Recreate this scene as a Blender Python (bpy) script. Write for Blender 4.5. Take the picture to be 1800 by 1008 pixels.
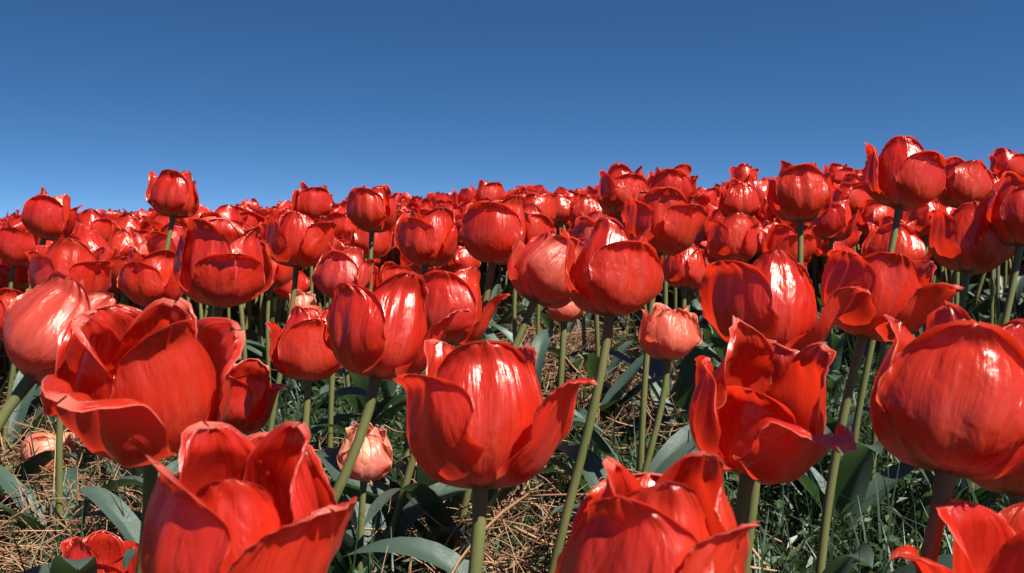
import bpy, math, random
import numpy as np
from mathutils import Vector, Matrix, noise as mnoise

S = bpy.context.scene
for o in list(bpy.data.objects):
    bpy.data.objects.remove(o, do_unlink=True)
COL = S.collection

# ------------------------------------------------------------------ camera
F_PX = 1750.0            # focal length in pixels of the 1800 px wide photograph (35 mm lens)
HC = 0.50                # camera height over the soil at its feet
PITCH = math.atan(74 / F_PX)
cam_d = bpy.data.cameras.new('camera')
cam_d.lens = 35.0
cam_d.sensor_width = 36.0
cam_d.clip_start = 0.02
cam_d.clip_end = 3000
cam_d.dof.use_dof = True
cam_d.dof.focus_distance = 1.05
cam_d.dof.aperture_fstop = 20
cam = bpy.data.objects.new('camera', cam_d)
COL.objects.link(cam)
cam.location = (0, 0, HC)
cam.rotation_euler = (math.pi / 2 - PITCH, 0, 0)
S.camera = cam

# ------------------------------------------------------------------ sky, sun, exposure
SUN = Vector((0.46, -0.46, 0.80)).normalized()      # direction towards the sun
w = bpy.data.worlds.new('World')
S.world = w
w.use_nodes = True
nt = w.node_tree
sky = nt.nodes.new('ShaderNodeTexSky')
sky.sky_type = 'NISHITA'
sky.sun_disc = False
sky.sun_elevation = math.asin(SUN.z)
sky.sun_rotation = math.atan2(SUN.x, SUN.y)
sky.altitude = 1500
sky.air_density = 0.9
sky.dust_density = 0.0
sky.ozone_density = 4.0
bg = nt.nodes['Background']
bg.inputs['Strength'].default_value = 0.052
# a clear deep sky: the dome is read somewhat above each direction, without the milky band over the horizon
tcs = nt.nodes.new('ShaderNodeTexCoord')
lift = nt.nodes.new('ShaderNodeVectorMath')
lift.operation = 'MULTIPLY_ADD'
lift.inputs[1].default_value = (1, 1, 2.2)
lift.inputs[2].default_value = (0, 0, 0.07)
nrm = nt.nodes.new('ShaderNodeVectorMath')
nrm.operation = 'NORMALIZE'
nt.links.new(tcs.outputs['Generated'], lift.inputs[0])
nt.links.new(lift.outputs[0], nrm.inputs[0])
nt.links.new(nrm.outputs[0], sky.inputs['Vector'])
hs = nt.nodes.new('ShaderNodeHueSaturation')
hs.inputs['Saturation'].default_value = 1.20
nt.links.new(sky.outputs[0], hs.inputs['Color'])
nt.links.new(hs.outputs[0], bg.inputs['Color'])
sun_d = bpy.data.lights.new('sun', 'SUN')
sun_d.energy = 5.0
sun_d.angle = math.radians(0.53)
sun_d.color = (1.0, 0.95, 0.87)
sun = bpy.data.objects.new('sun', sun_d)
COL.objects.link(sun)
sun.location = (2, -1, 6)
sun.rotation_euler = SUN.to_track_quat('Z', 'Y').to_euler()
S.view_settings.view_transform = 'Standard'
S.view_settings.look = 'None'
S.view_settings.exposure = 1.2
S.view_settings.gamma = 1.0
S.view_settings.use_curve_mapping = False
S.render.engine = 'CYCLES'
S.cycles.max_bounces = 8
S.cycles.diffuse_bounces = 4
S.cycles.transmission_bounces = 6
S.cycles.transparent_max_bounces = 8


# ------------------------------------------------------------------ helpers
def px_point(px, py, d):
    """the point d metres ahead of the camera that the photograph shows at px, py"""
    a = (px - 900) / F_PX
    b = -(py - 504) / F_PX
    c, s = math.cos(PITCH), math.sin(PITCH)
    return Vector((a * d, d * (c + b * s), HC + d * (-s + b * c)))


def sstep(a, b, x):
    t = np.clip((x - a) / (b - a), 0, 1)
    return t * t * (3 - 2 * t)


def ground_z(x, y):
    x = np.asarray(x, float)
    y = np.asarray(y, float)
    up = 0.0645 * np.clip(y, -3, 4.4)
    k = np.clip((y - 4.4) / 2.0, 0, 1)
    up = up + 0.0645 * 2.0 * (k - 0.5 * k * k)
    up = up * (1 - sstep(6.4, 22, y)) * (1 - sstep(3, 14, -y))
    lat = 0.045 * np.clip(x, -14, 14) * (1 - sstep(12, 34, y)) * sstep(-6, 3, y)
    bump = 0.010 * np.sin(x * 3.1 + y * 1.7) + 0.008 * np.sin(x * 7.3 - y * 5.1 + 1.0) + 0.012 * np.sin(x * 1.9 + 2.0) * sstep(3, 5, y)
    return up + lat + bump * sstep(40, 10, np.abs(y))


def gz(x, y):
    return float(ground_z(x, y))


def mesh_from(name, verts, faces, uvs=None, mat=None, smooth=True, mats=None, midx=None):
    """verts (n,3); faces: (m,3) or (m,4) array, or list of such; uvs (n,2) per vertex"""
    me = bpy.data.meshes.new(name)
    verts = np.asarray(verts, np.float32)
    if not isinstance(faces, list):
        faces = [faces]
    faces = [np.asarray(f, np.int32) for f in faces if len(f)]
    loops = np.concatenate([f.ravel() for f in faces])
    counts = np.concatenate([np.full(len(f), f.shape[1], np.int32) for f in faces])
    starts = np.concatenate([[0], np.cumsum(counts)[:-1]]).astype(np.int32)
    me.vertices.add(len(verts))
    me.vertices.foreach_set('co', verts.ravel())
    me.loops.add(len(loops))
    me.loops.foreach_set('vertex_index', loops)
    me.polygons.add(len(counts))
    me.polygons.foreach_set('loop_start', starts)
    me.polygons.foreach_set('loop_total', counts)
    me.polygons.foreach_set('use_smooth', np.full(len(counts), smooth, bool))
    if uvs is not None:
        uv = me.uv_layers.new(name='UVMap')
        uv.data.foreach_set('uv', np.asarray(uvs, np.float32)[loops].ravel())
    if mats:
        for m in mats:
            me.materials.append(m)
        me.polygons.foreach_set('material_index', np.asarray(midx, np.int32))
    elif mat:
        me.materials.append(mat)
    me.update()
    me.validate()
    return me


def grid_faces(nu, nv):
    """quads of a (nu+1) x (nv+1) grid"""
    i, j = np.meshgrid(np.arange(nu), np.arange(nv), indexing='ij')
    a = (i * (nv + 1) + j).ravel()
    return np.stack([a, a + 1, a + nv + 2, a + nv + 1], 1)


def obj(name, me, parent=None, loc=None):
    o = bpy.data.objects.new(name, me)
    COL.objects.link(o)
    if parent:
        o.parent = parent
    if loc is not None:
        o.location = loc
    return o


def tag(o, label=None, cat=None, group=None, kind=None):
    if label:
        o['label'] = label
    if cat:
        o['category'] = cat
    if group:
        o['group'] = group
    if kind:
        o['kind'] = kind
    return o


# ------------------------------------------------------------------ materials
def new_mat(name):
    m = bpy.data.materials.new(name)
    m.use_nodes = True
    n = m.node_tree
    n.nodes.clear()
    return m, n.nodes, n.links


def mixrgb(N, Lk, fac, a, b, mode='MIX'):
    x = N.new('ShaderNodeMix')
    x.data_type = 'RGBA'
    x.blend_type = mode
    for sock, val in ((x.inputs[0], fac), (x.inputs[6], a), (x.inputs[7], b)):
        if hasattr(val, 'is_output'):
            Lk.new(val, sock)
        elif isinstance(val, (int, float)):
            sock.default_value = val
        else:
            sock.default_value = (*val, 1)
    return x.outputs[2]


def maprange(N, Lk, v, a, b, c, d):
    x = N.new('ShaderNodeMapRange')
    Lk.new(v, x.inputs[0])
    for i, q in enumerate((a, b, c, d)):
        x.inputs[1 + i].default_value = q
    return x.outputs[0]


def petal_material(name, red, dark, edge, base1, base2, trans, rough=0.22, tfac=0.44, spec=0.5, coat=0.0, flame=(0.60, 0.12, 0.07)):
    m, N, Lk = new_mat(name)
    uv = N.new('ShaderNodeUVMap')
    uv.uv_map = 'UVMap'
    sep = N.new('ShaderNodeSeparateXYZ')
    Lk.new(uv.outputs[0], sep.inputs[0])
    geo = N.new('ShaderNodeTexCoord')
    info = N.new('ShaderNodeObjectInfo')
    # streaks that run along the petal
    mp = N.new('ShaderNodeMapping')
    mp.inputs['Scale'].default_value = (40, 1.5, 1)
    Lk.new(uv.outputs[0], mp.inputs[0])
    st = N.new('ShaderNodeTexNoise')
    st.noise_dimensions = '4D'
    st.inputs['Scale'].default_value = 1.0
    st.inputs['Detail'].default_value = 4
    st.inputs['Roughness'].default_value = 0.62
    Lk.new(mp.outputs[0], st.inputs['Vector'])
    ra = N.new('ShaderNodeMath')
    ra.operation = 'MULTIPLY'
    ra.inputs[1].default_value = 37.0
    Lk.new(info.outputs['Random'], ra.inputs[0])
    Lk.new(ra.outputs[0], st.inputs['W'])
    mp2 = N.new('ShaderNodeMapping')
    mp2.inputs['Scale'].default_value = (120, 2.5, 1)
    Lk.new(uv.outputs[0], mp2.inputs[0])
    fi = N.new('ShaderNodeTexNoise')
    fi.inputs['Scale'].default_value = 1.0
    fi.inputs['Detail'].default_value = 2
    Lk.new(mp2.outputs[0], fi.inputs['Vector'])
    wr = N.new('ShaderNodeTexNoise')
    wr.inputs['Scale'].default_value = 70
    wr.inputs['Detail'].default_value = 3
    Lk.new(geo.outputs['Object'], wr.inputs['Vector'])
    c = mixrgb(N, Lk, maprange(N, Lk, st.outputs[0], 0.3, 0.7, 0, 1), dark, red)
    c = mixrgb(N, Lk, maprange(N, Lk, info.outputs['Random'], 0, 1, 0.0, 0.45), c, (min(1, red[0] * 1.02), red[1] * 2.2, red[2] * 1.2))
    # pale thin margin, the bright light along the rim painted into its colour too
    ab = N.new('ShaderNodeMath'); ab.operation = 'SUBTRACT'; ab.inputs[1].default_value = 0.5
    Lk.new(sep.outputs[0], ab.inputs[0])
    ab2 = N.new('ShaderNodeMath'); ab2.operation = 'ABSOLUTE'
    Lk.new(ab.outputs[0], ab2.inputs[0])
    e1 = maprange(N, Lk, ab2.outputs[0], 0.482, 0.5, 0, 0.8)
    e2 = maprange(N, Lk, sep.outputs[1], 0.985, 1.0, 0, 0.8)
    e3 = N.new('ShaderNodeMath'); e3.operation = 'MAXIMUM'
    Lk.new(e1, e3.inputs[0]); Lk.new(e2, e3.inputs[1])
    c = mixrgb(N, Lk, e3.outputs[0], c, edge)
    fl = N.new('ShaderNodeMath'); fl.operation = 'MULTIPLY'
    Lk.new(maprange(N, Lk, ab2.outputs[0], 0.26, 0.02, 0, 1), fl.inputs[0])
    Lk.new(maprange(N, Lk, sep.outputs[1], 0.75, 0.15, 0, 1), fl.inputs[1])
    fl2 = N.new('ShaderNodeMath'); fl2.operation = 'MULTIPLY'
    Lk.new(fl.outputs[0], fl2.inputs[0])
    Lk.new(maprange(N, Lk, fi.outputs[0], 0.35, 0.65, 0.1, 0.75), fl2.inputs[1])
    c = mixrgb(N, Lk, fl2.outputs[0], c, flame)
    # base of the petal, feathered by the streaks
    ad = N.new('ShaderNodeMath'); ad.operation = 'MULTIPLY_ADD'
    ad.inputs[1].default_value = 0.12; ad.inputs[2].default_value = -0.06
    Lk.new(st.outputs[0], ad.inputs[0])
    tt = N.new('ShaderNodeMath'); tt.operation = 'ADD'
    Lk.new(sep.outputs[1], tt.inputs[0]); Lk.new(ad.outputs[0], tt.inputs[1])
    c = mixrgb(N, Lk, maprange(N, Lk, tt.outputs[0], 0.27, 0.13, 0, 0.75), c, base2)
    c = mixrgb(N, Lk, maprange(N, Lk, tt.outputs[0], 0.14, 0.06, 0, 1), c, base1)
    # relief
    h1 = N.new('ShaderNodeMath'); h1.operation = 'MULTIPLY_ADD'; h1.inputs[1].default_value = 0.6
    Lk.new(fi.outputs[0], h1.inputs[0]); Lk.new(st.outputs[0], h1.inputs[2])
    h2 = N.new('ShaderNodeMath'); h2.operation = 'MULTIPLY_ADD'; h2.inputs[1].default_value = 0.9
    Lk.new(wr.outputs[0], h2.inputs[0]); Lk.new(h1.outputs[0], h2.inputs[2])
    bp = N.new('ShaderNodeBump')
    bp.inputs['Strength'].default_value = 0.55
    bp.inputs['Distance'].default_value = 0.0007
    Lk.new(h2.outputs[0], bp.inputs['Height'])
    mp3 = N.new('ShaderNodeMapping')
    mp3.inputs['Scale'].default_value = (8, 3.6, 1)
    Lk.new(uv.outputs[0], mp3.inputs[0])
    cr = N.new('ShaderNodeTexNoise')
    cr.noise_dimensions = '4D'
    cr.inputs['Scale'].default_value = 1.0
    cr.inputs['Detail'].default_value = 2.5
    cr.inputs['Roughness'].default_value = 0.5
    cr.inputs['Distortion'].default_value = 0.6
    Lk.new(mp3.outputs[0], cr.inputs['Vector'])
    Lk.new(ra.outputs[0], cr.inputs['W'])
    bp2 = N.new('ShaderNodeBump')
    bp2.inputs['Strength'].default_value = 0.7
    bp2.inputs['Distance'].default_value = 0.0046
    Lk.new(cr.outputs[0], bp2.inputs['Height'])
    Lk.new(bp2.outputs[0], bp.inputs['Normal'])
    p = N.new('ShaderNodeBsdfPrincipled')
    Lk.new(c, p.inputs['Base Color'])
    Lk.new(maprange(N, Lk, fi.outputs[0], 0.3, 0.7, rough - 0.06, rough + 0.10), p.inputs['Roughness'])
    p.inputs['Specular IOR Level'].default_value = spec
    p.inputs['IOR'].default_value = 1.92
    p.inputs['Anisotropic'].default_value = 0.4
    p.inputs['Anisotropic Rotation'].default_value = 0.25
    tg = N.new('ShaderNodeTangent')
    tg.direction_type = 'UV_MAP'
    tg.uv_map = 'UVMap'
    Lk.new(tg.outputs[0], p.inputs['Tangent'])
    p.inputs['Specular Tint'].default_value = (1.0, 0.74, 0.66, 1)
    p.inputs['Sheen Weight'].default_value = 0.02
    p.inputs['Sheen Roughness'].default_value = 0.4
    p.inputs['Sheen Tint'].default_value = (1, 0.55, 0.6, 1)
    Lk.new(bp.outputs[0], p.inputs['Normal'])
    p.inputs['Coat Weight'].default_value = coat
    p.inputs['Coat Roughness'].default_value = 0.25
    p.inputs['Coat IOR'].default_value = 1.75
    Lk.new(bp.outputs[0], p.inputs['Coat Normal'])
    tr = N.new('ShaderNodeBsdfTranslucent')
    tc = mixrgb(N, Lk, 0.75, c, trans)
    Lk.new(tc, tr.inputs[0])
    mx = N.new('ShaderNodeMixShader')
    mx.inputs[0].default_value = tfac
    Lk.new(p.outputs[0], mx.inputs[1]); Lk.new(tr.outputs[0], mx.inputs[2])
    out = N.new('ShaderNodeOutputMaterial')
    Lk.new(mx.outputs[0], out.inputs[0])
    return m


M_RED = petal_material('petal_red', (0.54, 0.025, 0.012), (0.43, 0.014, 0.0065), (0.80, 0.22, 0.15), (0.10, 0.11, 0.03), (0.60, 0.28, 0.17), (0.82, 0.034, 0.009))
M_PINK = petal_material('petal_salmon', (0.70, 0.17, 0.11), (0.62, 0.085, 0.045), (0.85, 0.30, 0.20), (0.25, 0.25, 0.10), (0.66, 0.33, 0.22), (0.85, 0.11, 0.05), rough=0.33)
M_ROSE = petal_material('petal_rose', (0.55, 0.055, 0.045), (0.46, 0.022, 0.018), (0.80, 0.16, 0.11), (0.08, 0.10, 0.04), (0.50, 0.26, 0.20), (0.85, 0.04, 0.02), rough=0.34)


def plain_material(name, c1, c2, scale, rough, bump=0.3, dist=0.001, tfac=0.0, tcol=None, stretch=(1, 1, 1), spec=0.4, rnd=None, coord='Object', veins=False):
    m, N, Lk = new_mat(name)
    g = N.new('ShaderNodeTexCoord')
    mp = N.new('ShaderNodeMapping')
    mp.inputs['Scale'].default_value = stretch
    Lk.new(g.outputs[coord], mp.inputs[0])
    no = N.new('ShaderNodeTexNoise')
    no.inputs['Scale'].default_value = scale
    no.inputs['Detail'].default_value = 5
    Lk.new(mp.outputs[0], no.inputs['Vector'])
    c = mixrgb(N, Lk, maprange(N, Lk, no.outputs[0], 0.3, 0.7, 0, 1), c1, c2)
    if rnd:       # a colour of its own for each blade or stalk, stored in the UV
        uv = N.new('ShaderNodeUVMap'); uv.uv_map = 'UVMap'
        sp = N.new('ShaderNodeSeparateXYZ'); Lk.new(uv.outputs[0], sp.inputs[0])
        c = mixrgb(N, Lk, maprange(N, Lk, sp.outputs[0], 0.0, 1.0, 0.0, 1.0), c, rnd)
    bp = N.new('ShaderNodeBump')
    bp.inputs['Strength'].default_value = bump
    bp.inputs['Distance'].default_value = dist
    Lk.new(no.outputs[0], bp.inputs['Height'])
    p = N.new('ShaderNodeBsdfPrincipled')
    Lk.new(c, p.inputs['Base Color'])
    p.inputs['Roughness'].default_value = rough
    p.inputs['Specular IOR Level'].default_value = spec
    Lk.new(bp.outputs[0], p.inputs['Normal'])
    out = N.new('ShaderNodeOutputMaterial')
    if tfac > 0:
        tr = N.new('ShaderNodeBsdfTranslucent')
        tr.inputs[0].default_value = (*tcol, 1)
        mx = N.new('ShaderNodeMixShader')
        mx.inputs[0].default_value = tfac
        Lk.new(p.outputs[0], mx.inputs[1]); Lk.new(tr.outputs[0], mx.inputs[2])
        Lk.new(mx.outputs[0], out.inputs[0])
    else:
        Lk.new(p.outputs[0], out.inputs[0])
    return m


M_STEM = plain_material('stem_green', (0.080, 0.092, 0.026), (0.13, 0.12, 0.042), 60, 0.5, 0.2, 0.0006, stretch=(1, 1, 0.15))
M_LEAF = plain_material('leaf_glaucous', (0.028, 0.054, 0.038), (0.052, 0.082, 0.060), 9, 0.42, 0.35, 0.0012, 0.16, (0.10, 0.20, 0.05), stretch=(45, 1.2, 1), coord='UV', spec=0.5)
M_PISTIL = plain_material('pistil_cream', (0.40, 0.42, 0.16), (0.50, 0.48, 0.25), 200, 0.5)
M_STAMEN = plain_material('stamen_dark', (0.03, 0.02, 0.03), (0.06, 0.03, 0.05), 200, 0.7)
M_STRAW = plain_material('dry_straw', (0.25, 0.135, 0.066), (0.37, 0.215, 0.115), 40, 0.6, 0.2, 0.0005, rnd=(0.12, 0.045, 0.02))
M_GRASS = plain_material('grass_blades', (0.020, 0.040, 0.014), (0.040, 0.068, 0.024), 30, 0.45, 0.2, 0.0005, 0.2, (0.09, 0.16, 0.03), rnd=(0.020, 0.040, 0.022))
M_WEED = plain_material('weed_leaves', (0.025, 0.052, 0.020), (0.050, 0.085, 0.030), 30, 0.45, 0.2, 0.0005, 0.12, (0.08, 0.15, 0.03), rnd=(0.045, 0.065, 0.030), spec=0.4)
M_SOIL = plain_material('soil', (0.010, 0.011, 0.006), (0.030, 0.028, 0.014), 14, 0.9, 0.8, 0.01)

# ------------------------------------------------------------------ tulip geometry
_TS = np.array([0, .10, .28, .55, .80, 1.0])
_A0 = np.array([90, 82, 43, -4, -28, -37.])
_AO = np.array([0, 4, 17, 29, 46, 74.])
_AF = np.array([0, 0, 3, 22, 70, 115.])


def smooth_interp(x, xs, ys):
    """monotone-ish cubic through the knots"""
    xs = np.asarray(xs, float); ys = np.asarray(ys, float)
    m = np.gradient(ys, xs)
    i = np.clip(np.searchsorted(xs, x) - 1, 0, len(xs) - 2)
    h = xs[i + 1] - xs[i]
    t = (x - xs[i]) / h
    return ((2 * t**3 - 3 * t**2 + 1) * ys[i] + (t**3 - 2 * t**2 + t) * h * m[i] + (-2 * t**3 + 3 * t**2) * ys[i + 1] + (t**3 - t**2) * h * m[i + 1])


def petal_verts(rng, az, op=0.2, L=0.097, W=0.036, flare=0.0, curl=0.004, ruffle=0.003, inner=False, nu=22, nv=14, twist=0.0, flat=0.0, q=None):
    """a petal of a tulip whose axis is +z; az = 0 faces -y, az = 90 faces +x; returns verts and uvs"""
    s = np.linspace(0, 1, nu + 1)
    t = 1 - (1 - s) ** 1.35
    al = np.radians(smooth_interp(t, _TS, _A0 + _AO * op + _AF * flare + (rng.uniform(-4, 4) * _TS)))
    ds = np.diff(t) * L
    am = 0.5 * (al[1:] + al[:-1])
    r = np.concatenate([[0], np.cumsum(np.sin(am) * ds)]) + (0.001 if inner else 0.0045)
    z = np.concatenate([[0], np.cumsum(np.cos(am) * ds)]) + (0.0012 if inner else 0)
    if inner:
        r = r * 0.94
    r = np.maximum(r, 0.0012)
    # outline
    low = 0.30 + 0.70 * np.sin(np.clip(t / 0.52, 0, 1) * math.pi / 2) ** 0.9
    q = q if q else rng.uniform(2.9, 4.8)
    top = np.sqrt(np.clip(1 - np.clip((t - 0.5) / 0.5, 0, 1) ** q, 0.0004, 1))
    wd = W * low * top
    # how the petal wraps round the axis
    Rc = np.maximum(r * (0.97 if inner else 1.15) + (0.0 if inner else 0.003), 0.016)
    Rc = Rc * (1 + (0.25 * op + 0.5 * flare + flat) * sstep(0.2, 0.8, t))
    v = np.linspace(-1, 1, nv + 1)
    v = np.sign(v) * np.abs(v) ** 0.85
    T, V = np.meshgrid(t, v, indexing='ij')
    ph = rng.uniform(0, 6.28, 8)
    # uneven margin
    side = np.where(V < 0, 1.0, -1.0)
    wob = 1 + 0.035 * np.sin(T * 11 + ph[0] * side) + 0.022 * np.sin(T * 23 + ph[1] * side) * T
    th = np.clip((wd[:, None] * wob) * V / Rc[:, None], -1.35, 1.35)
    lat = Rc[:, None] * np.sin(th)
    inn = Rc[:, None] * (1 - np.cos(th))
    aV = np.abs(V)
    d = -0.0014 * np.exp(-(V / 0.09) ** 2) * sstep(0.05, 0.3, T) * (1 - 0.6 * T)
    d += 0.0010 * np.exp(-((aV - 0.25) / 0.12) ** 2) * sstep(0.1, 0.4, T)
    d += curl * 1.2 * aV ** 11 * (sstep(0.65, 0.9, T) if inner else sstep(0.15, 0.6, T))
    d += curl * 2.0 * sstep(0.88, 1.0, T) ** 1.5
    d += 0.0007 * np.maximum(aV ** 6, sstep(0.85, 1, T)) * np.sin(V * 31 * top[:, None] + T * 40 + ph[1]) * sstep(0.6 if inner else 0.3, 0.85 if inner else 0.6, T)
    d += ruffle * aV ** 2.5 * np.sin(T * rng.uniform(9, 14) + ph[2] * side) * (sstep(0.55, 0.85, T) if inner else sstep(0.15, 0.5, T))
    d += ruffle * 0.8 * sstep(0.55, 1.0, T) * np.sin(V * rng.uniform(4, 8) * top[:, None] + ph[3])
    d += ruffle * 0.35 * sstep(0.7, 1.0, T) * np.sin(V * 15 * top[:, None] + ph[4])
    d += 0.0012 * np.sin(T * 6.5 + ph[5]) * np.sin(V * 2.2 + ph[6]) * sstep(0.1, 0.35, T)
    d += 0.00045 * np.sin(V * 13 + 2.0 * np.sin(T * 3 + ph[5]) + ph[7]) * sstep(0.15, 0.5, T)
    d += 0.0006 * np.sin(V * 6.5 + T * 2.5 + ph[4]) * sstep(0.2, 0.6, T)
    lat = lat + 0.002 * np.sin(T * 5 + ph[7]) * T + twist * 0.02 * T ** 2
    zt = rng.uniform(-0.02, 0.02) * L * 4
    ca, sa = np.cos(al)[:, None], np.sin(al)[:, None]
    R = r[:, None] - ca * inn + ca * d
    Z = z[:, None] + sa * inn - sa * d + zt * (V * top[:, None]) * T * 0.25
    a = math.radians(az)
    er = np.array([math.sin(a), -math.cos(a), 0]); et = np.array([math.cos(a), math.sin(a), 0])
    P = R[..., None] * er + lat[..., None] * et + Z[..., None] * np.array([0, 0, 1.])
    UV = np.stack([(np.sign(V) * aV ** (1 / 0.85)) * 0.5 + 0.5, T], -1)
    return P.reshape(-1, 3), UV.reshape(-1, 2)


def tube(path, rad, n=8, cap=True):
    """verts, quads of a tube along path (k,3) with radii (k,)"""
    path = np.asarray(path, float)
    k = len(path)
    tan = np.gradient(path, axis=0)
    tan /= np.linalg.norm(tan, axis=1)[:, None]
    ref = np.array([1., 0, 0]) if abs(tan[0][0]) < 0.8 else np.array([0, 1., 0])
    a = ref - tan * (tan @ ref)[:, None]
    a /= np.linalg.norm(a, axis=1)[:, None]
    b = np.cross(tan, a)
    th = np.arange(n) * 2 * math.pi / n
    P = path[:, None] + np.asarray(rad)[:, None, None] * (np.cos(th)[None, :, None] * a[:, None] + np.sin(th)[None, :, None] * b[:, None])
    i, j = np.meshgrid(np.arange(k - 1), np.arange(n), indexing='ij')
    i = i.ravel(); j = j.ravel(); j2 = (j + 1) % n
    Fq = np.stack([i * n + j, i * n + j2, (i + 1) * n + j2, (i + 1) * n + j], 1)
    uv = np.stack([np.tile(th / 6.283, k), np.repeat(np.linspace(0, 1, k), n)], 1)
    return P.reshape(-1, 3), Fq, uv


def bez(p0, p1, p2, p3, n):
    t = np.linspace(0, 1, n)[:, None]
    return (1 - t)**3 * p0 + 3 * (1 - t)**2 * t * p1 + 3 * (1 - t) * t**2 * p2 + t**3 * p3


def leaf_verts(rng, p0, p1, p2, p3, W=0.02, fold=0.5, nu=14, nv=6, twist=0.0):
    """a long lance-shaped leaf along a bezier, folded along its midrib"""
    P = bez(*(np.asarray(p, float) for p in (p0, p1, p2, p3)), nu + 1)
    tan = np.gradient(P, axis=0)
    tan /= np.linalg.norm(tan, axis=1)[:, None] + 1e-9
    out = np.asarray(p3, float) - np.asarray(p0, float)
    out[2] = 0
    if np.linalg.norm(out) < 1e-4:
        out = np.array([1., 0, 0])
    out /= np.linalg.norm(out)
    side0 = np.cross(np.array([0, 0, 1.]), out)
    s = np.linspace(0, 1, nu + 1)
    wd = W * (0.45 + 0.55 * np.sin(np.clip(s / 0.4, 0, 1) * 1.5708)) * np.sqrt(np.clip(1 - np.clip((s - 0.3) / 0.7, 0, 1) ** 1.7, 0.0006, 1))
    V = np.linspace(-1, 1, nv + 1)
    ph = rng.uniform(0, 6.28, 3)
    verts = []
    for i in range(nu + 1):
        sd = side0 - tan[i] * (tan[i] @ side0)
        sd /= np.linalg.norm(sd) + 1e-9
        nr = np.cross(tan[i], sd)      # upper face normal-ish
        an = twist * s[i]
        sd, nr = sd * math.cos(an) + nr * math.sin(an), nr * math.cos(an) - sd * math.sin(an)
        f = fold * (1.4 - s[i])
        for v in V:
            x = wd[i] * v * math.cos(f * 0.6)
            h = -wd[i] * (abs(v) ** 1.3) * math.sin(f) + 0.003 * v * abs(v) * math.sin(s[i] * 9 + ph[0 if v < 0 else 1]) * min(1, s[i] * 2)
            verts.append(P[i] + sd * x - nr * h)
    uv = np.stack([np.tile(V * 0.5 + 0.5, nu + 1), np.repeat(s, nv + 1)], 1)
    return np.array(verts), grid_faces(nu, nv), uv


def rot_head(roll, pitch):
    return np.array(Matrix.Rotation(math.radians(roll), 3, 'Y') @ Matrix.Rotation(math.radians(pitch), 3, 'X'))


def head_petals(rng, size, spin, op, over, nu, nv, ruffle=0.0016, curl=0.0026, Lk=1.0, Wk=1.0):
    """six petals: 0-2 outer at spin, +120, -120; 3-5 inner at +60, +180, -60"""
    out = []
    for k in range(6):
        inner = k >= 3
        az = spin + (0, 120, -120, 60, 180, -60)[k] + rng.uniform(-11, 11)
        a = dict(op=op + (-0.08 if inner else 0.03 + 0.17 * min(1, max(0.1, op / 0.2))) + rng.uniform(-0.10, 0.10), L=0.099 * Lk * rng.uniform(0.93, 1.05) * (1.04 if inner else 0.93), W=0.0395 * Wk * rng.uniform(0.93, 1.06),
                 flare=0.0, curl=curl * rng.uniform(0.5, 1.4), ruffle=ruffle * rng.uniform(0.6, 1.3), inner=inner, nu=nu, nv=nv)
        ov = dict(over.get(k, {}))
        az += ov.pop('daz', 0)
        for kk in ('L', 'W'):
            if kk in ov:
                a[kk] *= ov.pop(kk)
        if 'op' in ov:
            a['op'] += ov.pop('op')
        a.update(ov)
        P, uv = petal_verts(rng, az, **a)
        out.append((P * size, uv))
    return out


def stem_path(foot, base, axis, n=14):
    d = np.linalg.norm(base - foot)
    return bez(foot, foot + np.array([0, 0, d * 0.35]), base - axis * d * 0.30, base + axis * 0.002, n)


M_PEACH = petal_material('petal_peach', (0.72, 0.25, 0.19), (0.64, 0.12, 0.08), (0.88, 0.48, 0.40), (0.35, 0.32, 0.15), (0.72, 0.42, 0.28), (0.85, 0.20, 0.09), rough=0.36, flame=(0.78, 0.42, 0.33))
PETAL_MATS = {'peach': M_PEACH, 'red': M_RED, 'pink': M_PINK, 'rose': M_ROSE}


def add_leaf(root, rng, ang, length, W, rise=0.7, fold=0.5, start=(0, 0, 0), droop=0.0, twist=None, nu=14, nv=6):
    d = np.array([math.cos(ang), math.sin(ang), 0])
    p0 = np.array(start, float) + d * 0.004
    up = np.array([0, 0, 1.])
    p1 = p0 + up * length * 0.42 * rise + d * length * 0.08
    p2 = p0 + up * length * 0.95 * rise + d * length * 0.35
    p3 = p0 + up * length * (0.95 * rise - droop) + d * length * (0.55 + 0.4 * (1 - rise))
    P, Fq, uv = leaf_verts(rng, p0, p1, p2, p3, W, fold, nu, nv, twist if twist is not None else rng.uniform(-0.5, 0.5))
    return obj('leaf', mesh_from('leaf', P, Fq, uv, M_LEAF), root)


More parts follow.
